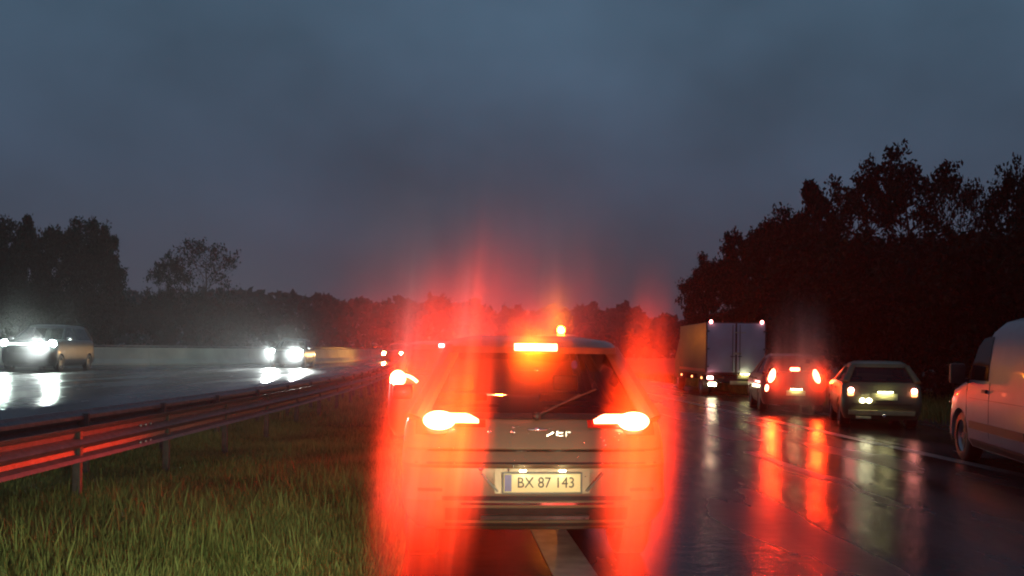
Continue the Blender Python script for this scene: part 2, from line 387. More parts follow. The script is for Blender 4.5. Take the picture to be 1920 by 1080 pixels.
# ------------------------------------------------------------ ground, road, paint
def sheet(name, pts, z, m, **k):
    me = mesh(name, [(x, y, z) for x, y in pts], [tuple(range(len(pts)))]); o = link(name, me, m, None, False); return tag(o, **k)
def ribbon(name, left, right, z, m, parent=None, zr=None):
    vs = [(*p, z if not callable(z) else z(*p)) for p in left] + [(*p, z if not callable(z) else z(*p)) for p in right]; n = len(left)
    return link(name, mesh(name, vs, [(i, n + i, n + i + 1, i + 1) for i in range(n - 1)]), m, parent, False)
# our road: X = a - .08 D, bending gently left far ahead
def rc(a, D): return a - .08 * D - (max(0, D - 45) ** 2) * .0009
Ds = [-30, -10, 0, 5, 10, 20, 30, 40, 50, 60, 75, 90, 110, 140, 180]
# ground sheet with a raised far side (opposite carriageway lies a little higher)
def gz(x, y):
    edge = -5.6 + .0 * y
    t = min(1, max(0, (edge - x) / 5.0)); t = t * t * (3 - 2 * t); return .42 * t
vs = []; fs = []
gx = [-400, -200, -120, -80, -50, -35, -25, -18, -14, -12, -10.6, -9, -8, -7, -6.3, -5.6, -4, -2, 0, 4, 8, 12, 20, 40, 80, 160, 400]
gy = [-60, -20, 0, 5, 10, 15, 20, 30, 40, 60, 90, 130, 200, 300, 420]
for y in gy:
    for x in gx: vs.append((x, y, gz(x, y) - .02))
for j in range(len(gy) - 1):
    for i in range(len(gx) - 1): a = j * len(gx) + i; fs.append((a, a + 1, a + len(gx) + 1, a + len(gx)))
tag(link('ground', mesh('ground', vs, fs), 'soil'), kind='structure')
tag(ribbon('road', [(rc(-.22, d), d) for d in Ds], [(rc(10.6, d), d) for d in Ds], .0, 'asphalt'), kind='structure')
# painted lines
def paint_line(name, a, wd, d0, d1, dash=None):
    b = [] ; vs = []; fs = []
    d = d0
    while d < d1:
        e = min(d1, d + (dash[0] if dash else 5)); k = len(vs)
        vs += [(rc(a - wd / 2, d), d, .004), (rc(a + wd / 2, d), d, .004), (rc(a + wd / 2, e), e, .004), (rc(a - wd / 2, e), e, .004)]; fs.append((k, k + 1, k + 2, k + 3))
        d = e + (dash[1] if dash else 0)
    return tag(link(name, mesh(name, vs, fs), 'line', None, False), kind='structure')
paint_line('left_edge_line', .91, .30, -5, 170).data.materials[0] = M['line_l']
paint_line('lane_line', 4.62, .15, -14.9, 160, (2.8, 9.9))
paint_line('right_edge_line', 7.30, .22, -5, 170)
# opposite carriageway: strip from near lower left curving to the far centre
oc = [(-40, 14), (-30, 19), (-24, 25), (-18.5, 32), (-14.2, 39), (-11.8, 46), (-10.4, 56), (-9.9, 68), (-11.0, 85), (-14, 110), (-20, 150)]
def offset(path, d):
    r = []
    for i, p in enumerate(path):
        a = path[max(0, i - 1)]; b = path[min(len(path) - 1, i + 1)]; t = Vector((b[0] - a[0], b[1] - a[1])).normalized(); r.append((p[0] - t.y * d, p[1] + t.x * d))
    return r
def smoothp(path, k=3):
    for _ in range(k):
        q = [path[0]]
        for a, b in zip(path, path[1:]): q += [(a[0] * .75 + b[0] * .25, a[1] * .75 + b[1] * .25), (a[0] * .25 + b[0] * .75, a[1] * .25 + b[1] * .75)]
        q.append(path[-1]); path = q
    return path
# its near edge follows the median, its far edge the concrete barrier
near = [(-60, -8), (-9, 1), (-6.6, 6), (-6.1, 10), (-5.9, 16), (-5.9, 24), (-6.3, 34), (-6.7, 46), (-7.4, 60), (-9, 85), (-12, 110), (-18, 150)]
wall = [(-64, 26), (-42, 34), (-31, 40), (-24.5, 43.5), (-20.2, 46.5), (-15.6, 53), (-12.8, 60), (-12.1, 68), (-13.4, 85), (-16, 110), (-22, 150)]
def resamp(p, n):
    p = smoothp(p, 2); P = np.array(p); s = np.r_[0, np.cumsum(np.linalg.norm(np.diff(P, axis=0), axis=1))]; u = np.linspace(0, s[-1], n)
    return list(zip(np.interp(u, s, P[:, 0]), np.interp(u, s, P[:, 1])))
nn_ = resamp(near, 60); wl = resamp(wall, 60)
def oz(x, y): return max(.40, 0) if y < 45 else .40 - .16 * min(1, (y - 45) / 25)
vs = []; fs = []; K = 8
for (a, b) in zip(nn_, wl):
    for k in range(K + 1):
        t = k / K; x = a[0] + (b[0] - a[0]) * t; y = a[1] + (b[1] - a[1]) * t; vs.append((x, y, .43 if k else .0))
for i in range(59):
    for k in range(K): a = i * (K + 1) + k; fs.append((a, a + K + 1, a + K + 2, a + 1))
tag(link('opposite_road', mesh('oroad', vs, fs), 'asphalt', None, True), kind='structure')

# ------------------------------------------------------------ far barrier
fb = empty('concrete_barrier', (0, 0, 0), label='long pale concrete barrier with a steel cap along the far side of the opposite carriageway', cat='barrier')
wl2 = resamp(wall[1:], 240)
def ribbon3(path, prof, name, m, parent):
    """extrude a closed (offset, z) profile along a path"""
    vs = []; fs = []; k = len(prof)
    for i, p in enumerate(path):
        a = path[max(0, i - 1)]; b = path[min(len(path) - 1, i + 1)]; t = Vector((b[0] - a[0], b[1] - a[1])).normalized()
        for (o, z) in prof: vs.append((p[0] - t.y * o, p[1] + t.x * o, z))
    for i in range(len(path) - 1):
        for j in range(k): fs.append((i * k + j, i * k + (j + 1) % k, (i + 1) * k + (j + 1) % k, (i + 1) * k + j))
    fs.append(tuple(range(k))); fs.append(tuple(reversed(range((len(path) - 1) * k, len(path) * k))))
    return link(name, fixn(mesh(name, vs, fs)), m, parent, True, 25)
G = .43
for s in range(0, 236, 6):
    seg = wl2[s:s + 7]
    if s: # open a narrow joint between panels
        seg[0] = (seg[0][0] * .98 + seg[1][0] * .02, seg[0][1] * .98 + seg[1][1] * .02)
    ribbon3(seg, [(-.28, G - .1), (-.28, G + .1), (-.12, G + .32), (-.08, G + .92), (.08, G + .92), (.12, G + .32), (.28, G + .1), (.28, G - .1)], 'barrier_panel', 'concrete', fb)
ribbon3([(p[0], p[1]) for p in wl2[::2]], [(-.05, G + .97), (-.05, G + 1.05), (.05, G + 1.05), (.05, G + .97)], 'top_rail', 'steel', fb)
tp = MB()
for p in wl2[::4]: tp.cyl((p[0], p[1], G + .9), (p[0], p[1], G + .98), .03, n=8)
tag(tp.build('rail_bracket', 'steel', fb), kind='stuff')

# ------------------------------------------------------------ steel guard rails in the median
def wprof(side):
    # W-beam, .31 deep; side -1 faces our road
    z0 = -.155; pts = [(0, 0), (.02, .03), (.075, .06), (.08, .10), (.02, .135), (.0, .155), (.02, .175), (.08, .21), (.075, .25), (.02, .28), (0, .31)]
    f = [(side * a, z0 + b) for a, b in pts]; bk = [(side * (a - .006), z0 + b) for a, b in reversed(pts)]
    return f + bk
def bolts(t, path_at, u, zc, side):
    b = MB()
    for du in (-.12, 0, .12):
        for z in (zc - .085, zc + .085):
            q = path_at(u + du); b.sph((q[0] + side * .083, q[1], z), (.012, .014, .014), 8)
    tag(b.build('splice_bolts', 'rim', t), kind='stuff')
def guard(name, path, zc, side, label, group, seglen=4.0, poststep=2.0, postz=0.0):
    t = empty(name, (0, 0, 0), label=label, cat='guard rail', group=group)
    P = np.array(smoothp(path, 3)); s = np.r_[0, np.cumsum(np.linalg.norm(np.diff(P, axis=0), axis=1))]
    at = lambda u: (float(np.interp(u, s, P[:, 0])), float(np.interp(u, s, P[:, 1])))
    u = 0
    while u < s[-1] - .5:
        seg = [at(min(s[-1], u + k * (seglen + .12) / 4)) for k in range(5)]
        w = .004 * math.sin(u * 1.7)
        ribbon3(seg, [(a + .003 * ((u // seglen) % 2), b + zc + w) for a, b in wprof(side)], 'rail_beam', 'steel', t)
        if u < 30: bolts(t, at, u + .06, zc, side)
        u += seglen
    u = 1.0; pb = None
    while u < s[-1]:
        p = at(u); g = gz(*p) * 1.0
        if pb is None:
            b = MB(); b.box((0, 0, .33), (.07, .05, .78), None, .006)
            sb = MB(); sb.box((-.04, 0, .60), (.10, .07, .20), None, .01)
            pb = b.build('post', 'post', t); pb.location = (p[0] - .08 * side, p[1], g); spb = sb.build('spacer_block', 'post', pb)
        else:
            o = pb.copy(); col.objects.link(o); o.parent = t; o.location = (p[0] - .08 * side, p[1], g); o.rotation_euler = (0, 0, random.uniform(-.06, .06)); c = spb.copy(); col.objects.link(c); c.parent = o
        u += poststep
    return t
g1 = [(-4.2, -3), (-4.0, 2), (-3.86, 6), (-3.80, 10), (-3.78, 16), (-3.95, 24), (-4.6, 34), (-5.6, 46), (-6.8, 60), (-9.0, 84)]
g2 = [(-5.6, -3), (-5.2, 3), (-4.95, 8), (-4.75, 13), (-4.6, 18), (-4.62, 25), (-5.2, 34), (-6.2, 46), (-7.3, 60), (-9.5, 84)]
guard('guard_rail', g1, .60, 1, 'galvanised W-beam guard rail nearer to us, standing in the grass verge', None)
guard('guard_rail', g2, .60, -1, 'galvanised W-beam guard rail behind, next to the opposite carriageway', None)
# slack wire and blocks that hang between the two rails
# ------------------------------------------------------------ grass
def blades(n, xf, d0, d1, hmin, hmax, wd, name, label, zf=lambda x, y: 0, pw=1.0, mname='grass'):
    D = d0 + (d1 - d0) * rng.random(n) ** pw
    t = rng.random(n); a, b = xf(D); x = a + (b - a) * t
    # clumps
    cn = np.sin(x * 2.3 + D * .9) * np.sin(D * 1.7 - x * .8) + np.sin(x * .9 - D * .35) + rng.normal(0, .35, n)
    h = hmin + (hmax - hmin) * np.clip((cn + 1.4) / 2.8, 0, 1) * (0.55 + .45 * rng.random(n))
    tall = rng.random(n) < .02; h = np.where(tall, h * 1.5, h)
    an = rng.random(n) * 2 * np.pi; lean = rng.normal(0, .28, n) * h; lx = np.cos(an) * lean; ly = np.sin(an) * lean
    pa = rng.random(n) * np.pi; wx = np.cos(pa) * wd * (.6 + .8 * rng.random(n)); wy = np.sin(pa) * wd
    z = np.array([zf(q, w_) for q, w_ in zip(x, D)])
    V = np.empty((n, 5, 3))
    V[:, 0] = np.c_[x - wx, D - wy, z]; V[:, 1] = np.c_[x + wx, D + wy, z]
    V[:, 2] = np.c_[x + wx * .7 + lx * .4, D + wy * .7 + ly * .4, z + h * .6]; V[:, 3] = np.c_[x - wx * .7 + lx * .4, D - wy * .7 + ly * .4, z + h * .6]
    V[:, 4] = np.c_[x + lx, D + ly, z + h]
    me = bpy.data.meshes.new(name); me.vertices.add(n * 5); me.vertices.foreach_set('co', V.reshape(-1))
    base = np.arange(n) * 5
    loops = np.c_[base, base + 1, base + 2, base + 3, base + 3, base + 2, base + 4].reshape(-1)
    me.loops.add(n * 7); me.loops.foreach_set('vertex_index', loops)
    me.polygons.add(n * 2); st = np.c_[np.arange(n) * 7, np.arange(n) * 7 + 4].reshape(-1); me.polygons.foreach_set('loop_start', st); me.update(calc_edges=True)
    o = link(name, me, mname, None, False); tag(o, label, 'grass', None, 'stuff'); return o
EDGE = lambda D: -.22 - .08 * D
blades(150000, lambda D: (np.maximum(-.62 * D - .4, -5.7), EDGE(D) - .03), 4.6, 16, .07, .24, .006, 'verge_grass', 'tangled green grass on the median verge in front of the guard rails', pw=.75)
blades(60000, lambda D: (np.full_like(D, -5.6) , EDGE(D) - .03), 15, 60, .07, .24, .009, 'median_grass', 'rough brownish grass in the median further ahead along the rails', pw=1.1)
blades(30000, lambda D: (10.75 - .08 * D, 17 - .08 * D), 8, 50, .10, .45, .012, 'roadside_weeds', 'dark weeds on the right verge under the trees', pw=1.1)
# taller tufts
def tufts(n):
    P = []
    for (cx, cy, r, k, h) in [(-1.9, 6.1, .16, 130, .36), (-2.35, 6.4, .25, 200, .34), (-1.75, 7.2, .2, 140, .36), (-2.05, 8.2, .25, 160, .38), (-3.1, 6.0, .3, 200, .36), (-1.45, 5.8, .2, 120, .26), (-2.8, 7.2, .25, 150, .34), (-1.75, 9.2, .3, 140, .36), (-3.35, 5.7, .2, 160, .42), (-1.35, 7.9, .3, 120, .26)]:
        for _ in range(k): P.append((cx + random.gauss(0, r), cy + random.gauss(0, r), h * random.uniform(.4, 1.1)))
    vs = []; fs = []
    for (x, y, h) in P:
        a = random.random() * 6.28; l = random.gauss(0, .3) * h; w = .0045; b = len(vs); pa = random.random() * 3.14; wx, wy = math.cos(pa) * w, math.sin(pa) * w
        for q, s in ((0, 1), (.5, .85), (.82, .5)):
            ox, oy = math.cos(a) * l * q * q, math.sin(a) * l * q * q; vs += [(x - wx * s + ox, y - wy * s + oy, h * q), (x + wx * s + ox, y + wy * s + oy, h * q)]
        vs.append((x + math.cos(a) * l, y + math.sin(a) * l, h)); fs += [(b, b + 1, b + 3, b + 2), (b + 2, b + 3, b + 5, b + 4), (b + 4, b + 5, b + 6)]
    tag(link('tall_grass', mesh('tall_grass', vs, fs), 'grass', None, False), 'taller pale grass tufts standing out of the verge grass', 'grass', None, 'stuff')
tufts(0)

# ------------------------------------------------------------ trees
def tube(bmv, bmf, p, q, r0, r1, n=6):
    d = (q - p); L = d.length
    if L < 1e-4: return
    u = d.orthogonal().normalized(); v = d.normalized().cross(u); b = len(bmv)
    for (c, r) in ((p, r0), (q, r1)):
        for i in range(n): a = 2 * math.pi * i / n; bmv.append(tuple(c + u * (math.cos(a) * r) + v * (math.sin(a) * r)))
    for i in range(n): bmf.append((b + i, b + (i + 1) % n, b + n + (i + 1) % n, b + n + i))
def tree_meshes(seed, H, spread, nleaf, leaf, low=.15, airy=.0, cone=False, levels=4):
    rd = random.Random(seed); bv = []; bf = []; tips = []
    def grow(p, d, L, r, k):
        n = 3; cur = p; dd = d.copy()
        for i in range(n):
            dd = (dd + Vector((rd.gauss(0, .14), rd.gauss(0, .14), rd.gauss(.04, .08)))).normalized(); nx = cur + dd * L / n
            tube(bv, bf, cur, nx, r * (1 - .25 * i / n), r * (1 - .25 * (i + 1) / n), 6 if k < 2 else 4); cur = nx
            if k >= 2: tips.append((cur.copy(), L))
        if k < levels:
            for _ in range(rd.randint(2, 4)):
                ax = Vector((rd.gauss(0, 1), rd.gauss(0, 1), rd.gauss(.25, .5))).normalized()
                grow(cur, (dd * .75 + ax * .8).normalized(), L * rd.uniform(.55, .8), r * .55, k + 1)
    # trunk
    cur = Vector((0, 0, 0)); r = H * .022; segs = 9; th = H * .86
    for i in range(segs):
        nx = Vector((rd.gauss(0, .02) * H * .3, rd.gauss(0, .02) * H * .3, th * (i + 1) / segs)); tube(bv, bf, cur, nx, r * (1 - i / segs) + .03, r * (1 - (i + 1) / segs) + .03, 8)
        f = (i + 1) / segs
        if f > low:
            prof = (1 - f) * 1.1 + .12 if cone else math.sin(math.pi * min(.97, (f - low) / (1.12 - low) * .85 + .12))
            for _ in range(rd.randint(3, 5)):
                a = rd.random() * 6.28; L = spread * prof * rd.uniform(.35, .62)
                grow(nx, Vector((math.cos(a), math.sin(a), rd.uniform(.15, .7))).normalized(), L, r * .3 * (1 - f * .6), 2 if L < spread * .25 else 1)
        cur = nx
    rg = np.random.default_rng(seed)
    T = np.array([t[0] for t in tips]); T = T[T[:, 2] > .02 * H]
    if airy: T = T[rg.random(len(T)) > airy]
    c = T[rg.integers(0, len(T), nleaf)] + rg.normal(0, 1, (nleaf, 3)) * spread * .045 * np.array([1, 1, .9])
    u = rg.normal(0, 1, (nleaf, 3)); u /= np.linalg.norm(u, axis=1)[:, None]; v = np.cross(u, rg.normal(0, 1, (nleaf, 3))); v /= np.linalg.norm(v, axis=1)[:, None]
    s = leaf * (.5 + rg.random(nleaf))[:, None]
    V = np.stack([c - u * s, c - v * s * .55, c + u * s, c + v * s * .55], 1)
    me = bpy.data.meshes.new('crown'); me.vertices.add(nleaf * 4); me.vertices.foreach_set('co', V.reshape(-1)); me.loops.add(nleaf * 4); me.loops.foreach_set('vertex_index', np.arange(nleaf * 4)); me.polygons.add(nleaf); me.polygons.foreach_set('loop_start', np.arange(nleaf) * 4); me.update(calc_edges=True)
    me.materials.append(M['leaf']); tm = mesh('trunk', bv, bf); tm.materials.append(M['bark']); return tm, me
TV = {
 'dense': tree_meshes(3, 10, 4.6, 26000, .15, .10),
 'dense2': tree_meshes(5, 10, 4.2, 24000, .15, .12),
 'airy': tree_meshes(11, 11, 3.4, 7000, .13, .25, .5),
 'cone': tree_meshes(17, 10, 4.2, 24000, .15, .08, 0, True),
 'bush': tree_meshes(23, 6, 4.2, 20000, .14, .0),
 'bare': tree_meshes(29, 10, 4.4, 2600, .12, .2, .45),
}
def tree(kind, px, D, ztop, wide, label, rz=0, z0=0, group=None):
    tm, cm = TV[kind]; H0 = {'dense': 10, 'dense2': 10, 'airy': 11, 'cone': 10, 'bush': 6, 'bare': 10}[kind]
    # true top of the mesh
    zt = max(v.co.z for v in cm.vertices); s = (ztop - z0) / zt
    t = empty('tree', (X(px, D), D, z0), rz, label=label, cat='tree', group=group)
    t.scale = (s * wide, s * wide, s)
    a = bpy.data.objects.new('trunk', tm); a.parent = t; col.objects.link(a); b = bpy.data.objects.new('crown', cm); b.parent = t; col.objects.link(b)
    return t
# right-hand row, from far (left) to near (right)
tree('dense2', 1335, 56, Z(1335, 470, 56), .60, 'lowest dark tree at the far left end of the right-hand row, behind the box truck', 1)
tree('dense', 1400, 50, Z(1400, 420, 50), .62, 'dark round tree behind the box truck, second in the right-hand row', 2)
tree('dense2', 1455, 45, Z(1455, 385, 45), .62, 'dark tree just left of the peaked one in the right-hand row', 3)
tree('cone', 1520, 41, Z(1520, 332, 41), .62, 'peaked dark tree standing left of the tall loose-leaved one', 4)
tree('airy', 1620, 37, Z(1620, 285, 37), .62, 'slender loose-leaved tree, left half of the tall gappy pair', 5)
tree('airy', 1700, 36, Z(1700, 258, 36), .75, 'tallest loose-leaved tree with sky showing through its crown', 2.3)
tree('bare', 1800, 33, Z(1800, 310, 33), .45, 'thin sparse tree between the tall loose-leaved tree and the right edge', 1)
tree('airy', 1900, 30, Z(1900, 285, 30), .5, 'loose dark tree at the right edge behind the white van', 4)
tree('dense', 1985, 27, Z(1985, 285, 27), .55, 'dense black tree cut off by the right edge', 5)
for i, (px, D, py, lab) in enumerate([(1575, 37, 425, 'dark bush under the peaked tree'), (1650, 33, 425, 'dark bush under the slender loose-leaved tree'), (1725, 29, 430, 'dark bush under the tallest loose-leaved tree'), (1800, 27, 440, 'dark bush under the thin sparse tree'), (1890, 23.5, 400, 'dark bush directly behind the white van'),
                          (1500, 41, 520, 'low dark bush behind the small red-lit hatchback'), (1420, 46, 540, 'low dark bush beside the box truck'), (1345, 54, 580, 'lowest bush at the far end of the right-hand row'), (1990, 21, 380, 'dark bush beyond the right edge of the van')]):
    tree('bush', px, D, Z(px, py, D), .95, lab, i * 1.3)
# left trees beyond the barrier
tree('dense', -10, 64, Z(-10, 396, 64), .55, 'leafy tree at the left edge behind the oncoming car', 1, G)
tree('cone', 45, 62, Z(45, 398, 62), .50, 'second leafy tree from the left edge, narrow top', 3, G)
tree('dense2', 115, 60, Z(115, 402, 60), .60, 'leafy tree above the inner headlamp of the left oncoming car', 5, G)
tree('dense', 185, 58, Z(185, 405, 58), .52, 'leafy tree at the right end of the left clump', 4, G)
for i, (px, D, py, lab) in enumerate([(20, 57, 520, 'bush below the leftmost trees'), (110, 56, 530, 'bush behind the left oncoming car'), (200, 56, 540, 'bush at the start of the pale barrier'), (290, 72, 552, 'bush left below the sparse tree'), (380, 74, 548, 'bush right below the sparse tree'), (455, 78, 566, 'low bush right of the sparse tree')]):
    tree('bush', px, D, Z(px, py, D), .8, lab, i * 2.1, G)
tree('bare', 385, 78, Z(385, 440, 78), .72, 'sparse twiggy tree standing alone left of the middle', 2, G)
tree('airy', 315, 80, Z(315, 465, 80), .62, 'smaller loose tree just left of the sparse twiggy one', 1, G)
# distant wood
def wood(name, label, prof, D, n, leaf):
    vs = np.empty((n, 4, 3)); pxs = rng.uniform(prof[0][0], prof[-1][0], n); top = np.interp(pxs, [p[0] for p in prof], [p[1] for p in prof])
    top = top + 7 * np.sin(pxs * .09) + 5 * np.sin(pxs * .23 + 1) + 3 * np.sin(pxs * .51)
    d = D + rng.uniform(-10, 10, n); zt = CH - (top - HY - .0122 * (pxs - CX)) * D / F
    z = zt * (1 - rng.random(n) ** 1.6) + rng.normal(0, .25, n); x = (pxs - CX) / F * D; c = np.c_[x, d, z]
    u = rng.normal(0, 1, (n, 3)); u /= np.linalg.norm(u, axis=1)[:, None]; v = np.cross(u, rng.normal(0, 1, (n, 3))); v /= np.linalg.norm(v, axis=1)[:, None]; s = leaf * (.5 + rng.random(n))[:, None]
    V = np.stack([c - u * s, c - v * s * .6, c + u * s, c + v * s * .6], 1)
    me = bpy.data.meshes.new(name); me.vertices.add(n * 4); me.vertices.foreach_set('co', V.reshape(-1)); me.loops.add(n * 4); me.loops.foreach_set('vertex_index', np.arange(n * 4)); me.polygons.add(n); me.polygons.foreach_set('loop_start', np.arange(n) * 4); me.update(calc_edges=True)
    tag(link(name, me, 'leaf_far', None, False), label, 'woodland', None, 'stuff')
wood('distant_wood', 'far dark woodland forming the horizon behind the traffic', [(-1500, 520), (200, 560), (430, 556), (560, 562), (700, 575), (830, 568), (960, 590), (1100, 585), (1190, 583), (1215, 606), (1300, 602), (1500, 590), (3500, 540)], 190, 60000, .9)

# ------------------------------------------------------------ the SUV ahead
SD = 5.75; SX = X(1012, SD)
suv = empty('suv', (SX, SD, 0), ROADH, label='champagne grey SUV right ahead with all brake lamps glowing, plate BX 87 143', cat='car')
Ls = 4.4; w = .89
sl_ = [lv(.30, w * .90, .16, Ls - .2), lv(.37, w * .95, .06, Ls - .06), lv(.44, w * .985, .02, Ls), lv(.52, w, .0, Ls), lv(.56, w, .03, Ls), lv(.72, w, .05, Ls), lv(.745, w, .03, Ls - .01), lv(.76, w, .035, Ls - .02), lv(.83, w * .998, .075, Ls - .04), lv(.85, w * .995, .055, Ls - .06), lv(.95, w * .985, .085, Ls - .2, bf=.18), lv(1.0, w * .975, .11, Ls - .6), lv(1.035, w * .955, .15, Ls - 1.0)]
sg = [lv(1.037, w * .945, .155, Ls - 1.05, .12, .2), lv(1.485, w * .66, .40, Ls - 1.9, .12, .2)]
sr = [lv(1.475, w * .675, .30, Ls - 1.88, .10, .22), lv(1.53, w * .66, .28, Ls - 2.0, .12, .22), lv(1.565, w * .62, .36, Ls - 2.1, .16, .22), lv(1.60, w * .45, .75, Ls - 2.5, .2, .2)]
me = cut_arches(loft(sl_), w, (.80, Ls - .9), .40, .35); link('body', me, 'paint_champ', suv)
for y in (.80, Ls - .9):
    for s in (-1, 1): wheel(suv, s * (w - .02), y, .35, .23)
cabin(suv, sg, sr, 'paint_champ', 'glass')
b = MB(); b.box((0, 1.7, 1.042), (1.5, 2.4, .012)); b.build('cabin_trim', 'trim', suv)
# dark frame round the rear window
estrip(suv, 'window_frame', 'trim', sg, -.80, .80, 1.037, 1.075, 'r', .012, .03, 16)
estrip(suv, 'spoiler', 'paint_champ', sr, -.56, .56, 1.48, 1.555, 'r', .05, .16, 14)
hb = estrip(suv, 'high_brake_light', 'brake_high', sr, -.145, .145, 1.492, 1.540, 'r', .058, .03, 8); hb['label'] = 'bar-shaped high brake light in the roof spoiler'
wp = MB(); wp.cyl((0, .13, 1.06), (.30, .22, 1.20), .010, .007, 8); wp.cyl((.02, .16, 1.075), (.42, .27, 1.235), .006, n=6); wp.sph((0, .13, 1.06), .03, 10); wp.build('rear_wiper', 'plastic', suv)
# tail lamps: wide inner arm and taller bright outer block
for s in (-1, 1):
    hs = estrip(suv, 'tail_lamp_housing', 'reflector', sl_, s * .34, s * .80, lambda t: .985 - .05 * (t > .5), 1.033, 'r', .012, .04, 14)
    arm = estrip(hs, 'lamp_arm', 'brake', sl_, s * .385, s * .60, lambda t: 1.012, lambda t: 1.012 + .06 * min(1, .35 + t * 2), 'r', .022, .03, 8)
    cz = MB(); cz.sph((s * .645, .095 if s < 0 else .095, 1.03), (.105, .045, .062), 20); cz.build('lamp_core', 'brake_c', hs)
    brake_beam(hs, s * .645, -.02, 1.03, 1150, BR, 135)
brake_beam(hb, 0, .20, 1.516, 420, (1, .05, .001))
# creases, plate recess, trims
estrip(suv, 'tailgate_seam', 'trim', sl_, -.72, .72, .828, .842, 'r', .004, .02, 16)
estrip(suv, 'bumper_seam', 'trim', sl_, -.80, .80, .750, .764, 'r', .004, .02, 16)
estrip(suv, 'bumper_inset', 'plastic', sl_, -.62, .62, .520, .545, 'r', .012, .03, 16)
estrip(suv, 'chrome_strip', 'chrome', sl_, -.50, .50, .492, .508, 'r', .024, .03, 16)
estrip(suv, 'lower_diffuser', 'plastic', sl_, -.60, .60, .33, .47, 'r', .010, .03, 16)
estrip(suv, 'skid_plate', 'rim', sl_, -.37, .34, .392, .418, 'r', .035, .04, 12)
for s in (-1, 1):
    rf = estrip(suv, 'bumper_reflector', 'reflector', sl_, s * .62, s * .78, .572, .592, 'r', .012, .02, 6)
    d = MB(); d.box((s * .345 + .03, .030, .635), (.014, .03, .16), Matrix.Rotation(R(s * 42), 3, 'Y')); d.build('recess_edge', 'trim', suv)
estrip(suv, 'plate_recess', 'paint_champ', sl_, -.28, .345, .562, .715, 'r', .006, .02, 12)
plate(suv, .03, .030, .630, txt='BX 87 143')
for x in (-.10, .16): pl = MB(); pl.box((x, .004, .712), (.04, .02, .008)); pl.build('plate_fill_lamp', 'platelamp', suv)  # small lamps added to brighten the retroreflective plate
bd = MB(); bd.box((.0, .085, .972), (.13, .015, .012), None, .004); bd.sph((.0, .083, .972), (.03, .012, .016), 12); bd.build('tailgate_badge', 'chrome', suv)
lt = MB()
for (x, z, dx, dz, a) in [(.085, .945, .05, .008, 28), (.13, .95, .008, .03, 0), (.155, .955, .03, .008, 0), (.155, .935, .03, .008, 0), (.19, .945, .008, .03, 0), (.205, .958, .03, .008, 0)]:
    lt.box((x, .075, z), (dx, .008, dz), Matrix.Rotation(R(-a), 3, 'Y'))
lt.build('chrome_lettering', 'chrome', suv)
dr = MB()
for (x, z, r_) in [(-.315, .955, .013), (-.16, .955, .014), (-.31, .985, .007), (-.16, .985, .008), (-.37, .715, .017), (-.355, .742, .008), (-.16, .742, .006), (.44, .90, .008), (.45, .87, .008), (-.19, .713, .010), (.02, 1.36, .016)] + [(random.uniform(-.7, .7), random.uniform(.58, 1.0), random.uniform(.002, .005)) for _ in range(170)]:
    L_ = interp(sl_, z) if z < 1.03 else interp(sg, z)
    dr.sph((x, end_y(L_, x, 'r') - .004, z), (r_, .006, r_ * .8), 8)
tag(dr.build('water_droplet', 'drop', suv), kind='stuff')
bl = MB(); bl.sph((.27, .28, 1.40), (.022, .008, .03), 10); bl.build('rear_window_sticker', 'plate_blue', suv)
for s in (-1, 1):
    mir = MB(); mir.box((s * 1.0, 2.9, 1.08), (.20, .12, .14), None, .03); mir.build('side_mirror', 'paint_champ', suv)
    

ex = MB(); ex.box((.27, .045, .405), (.10, .06, .022), None, .008); ex.build('exhaust_tip', 'chrome', suv)
# ------------------------------------------------------------ queue ahead
# car seen past the left side of the SUV
cD = 13.0
ca, lo, gl, rl = car('hatchback', (X(842, cD), cD, 0), ROADH, 1.78, 1.62, 4.2, 1.06, 'paint_red', 'dark hatchback in the queue ahead, half hidden behind the left side of the SUV', 'car')
for s in (-1, 1):
    h = estrip(ca, 'tail_lamp_housing', 'reflector', lo, s * .50, s * .84, .96, 1.055, 'r', .012, .04, 8)
    q = MB(); q.sph((s * .745, .11, 1.055), (.115, .05, .115), 18); q.build('lamp_core', 'brake_ah', h); brake_beam(h, s * .745, .0, 1.055, 1600, (1, .02, .001), 80)
    ar = MB()
    for k in range(6):
        a0 = k / 6; ar.cyl((s * (.66 - .20 * a0), .09, 1.10 - .10 * a0 * a0), (s * (.66 - .20 * (a0 + 1 / 6)), .09, 1.10 - .10 * (a0 + 1 / 6) ** 2), .022, n=8)
    ar.build('lamp_arm', 'brake_far', h)
hb = MB(); hb.box((-.11, .36, 1.545), (.08, .03, .05), None, .01); hb.build('high_brake_light', 'marker', ca)
plate(ca, 0, -.02, .62)
# van with an amber beacon further ahead
vD = 38
bv_ = empty('panel_van', (X(1050, vD), vD, 0), ROADH, label='dark panel van far ahead with a bright amber beacon on its roof', cat='van')
vl = [lv(.25, .88, .08, 4.9), lv(.45, .93, .0, 5.0), lv(1.0, .94, .02, 4.95), lv(1.15, .93, .03, 4.3), lv(1.9, .86, .08, 3.7), lv(2.12, .80, .14, 3.4), lv(2.17, .66, .3, 3.2)]
link('body', cut_arches(loft(vl), .94, (.9, 4.1), .38, .33), 'paint_dark', bv_)
for y in (.9, 4.1):
    for s in (-1, 1): wheel(bv_, s * .93, y, .33)
for s in (-1, 1):
    estrip(bv_, 'rear_window', 'glass_blk', vl, s * .08, s * .70, 1.25, 1.85, 'r', .01, .03, 6)
    estrip(bv_, 'tail_lamp', 'tail_dim', vl, s * .80, s * .90, .9, 1.2, 'r', .012, .03, 3)
q = MB(); q.cyl((.1, .5, 2.15), (.1, .5, 2.22), .09, n=14); q.build('beacon_base', 'plastic', bv_)
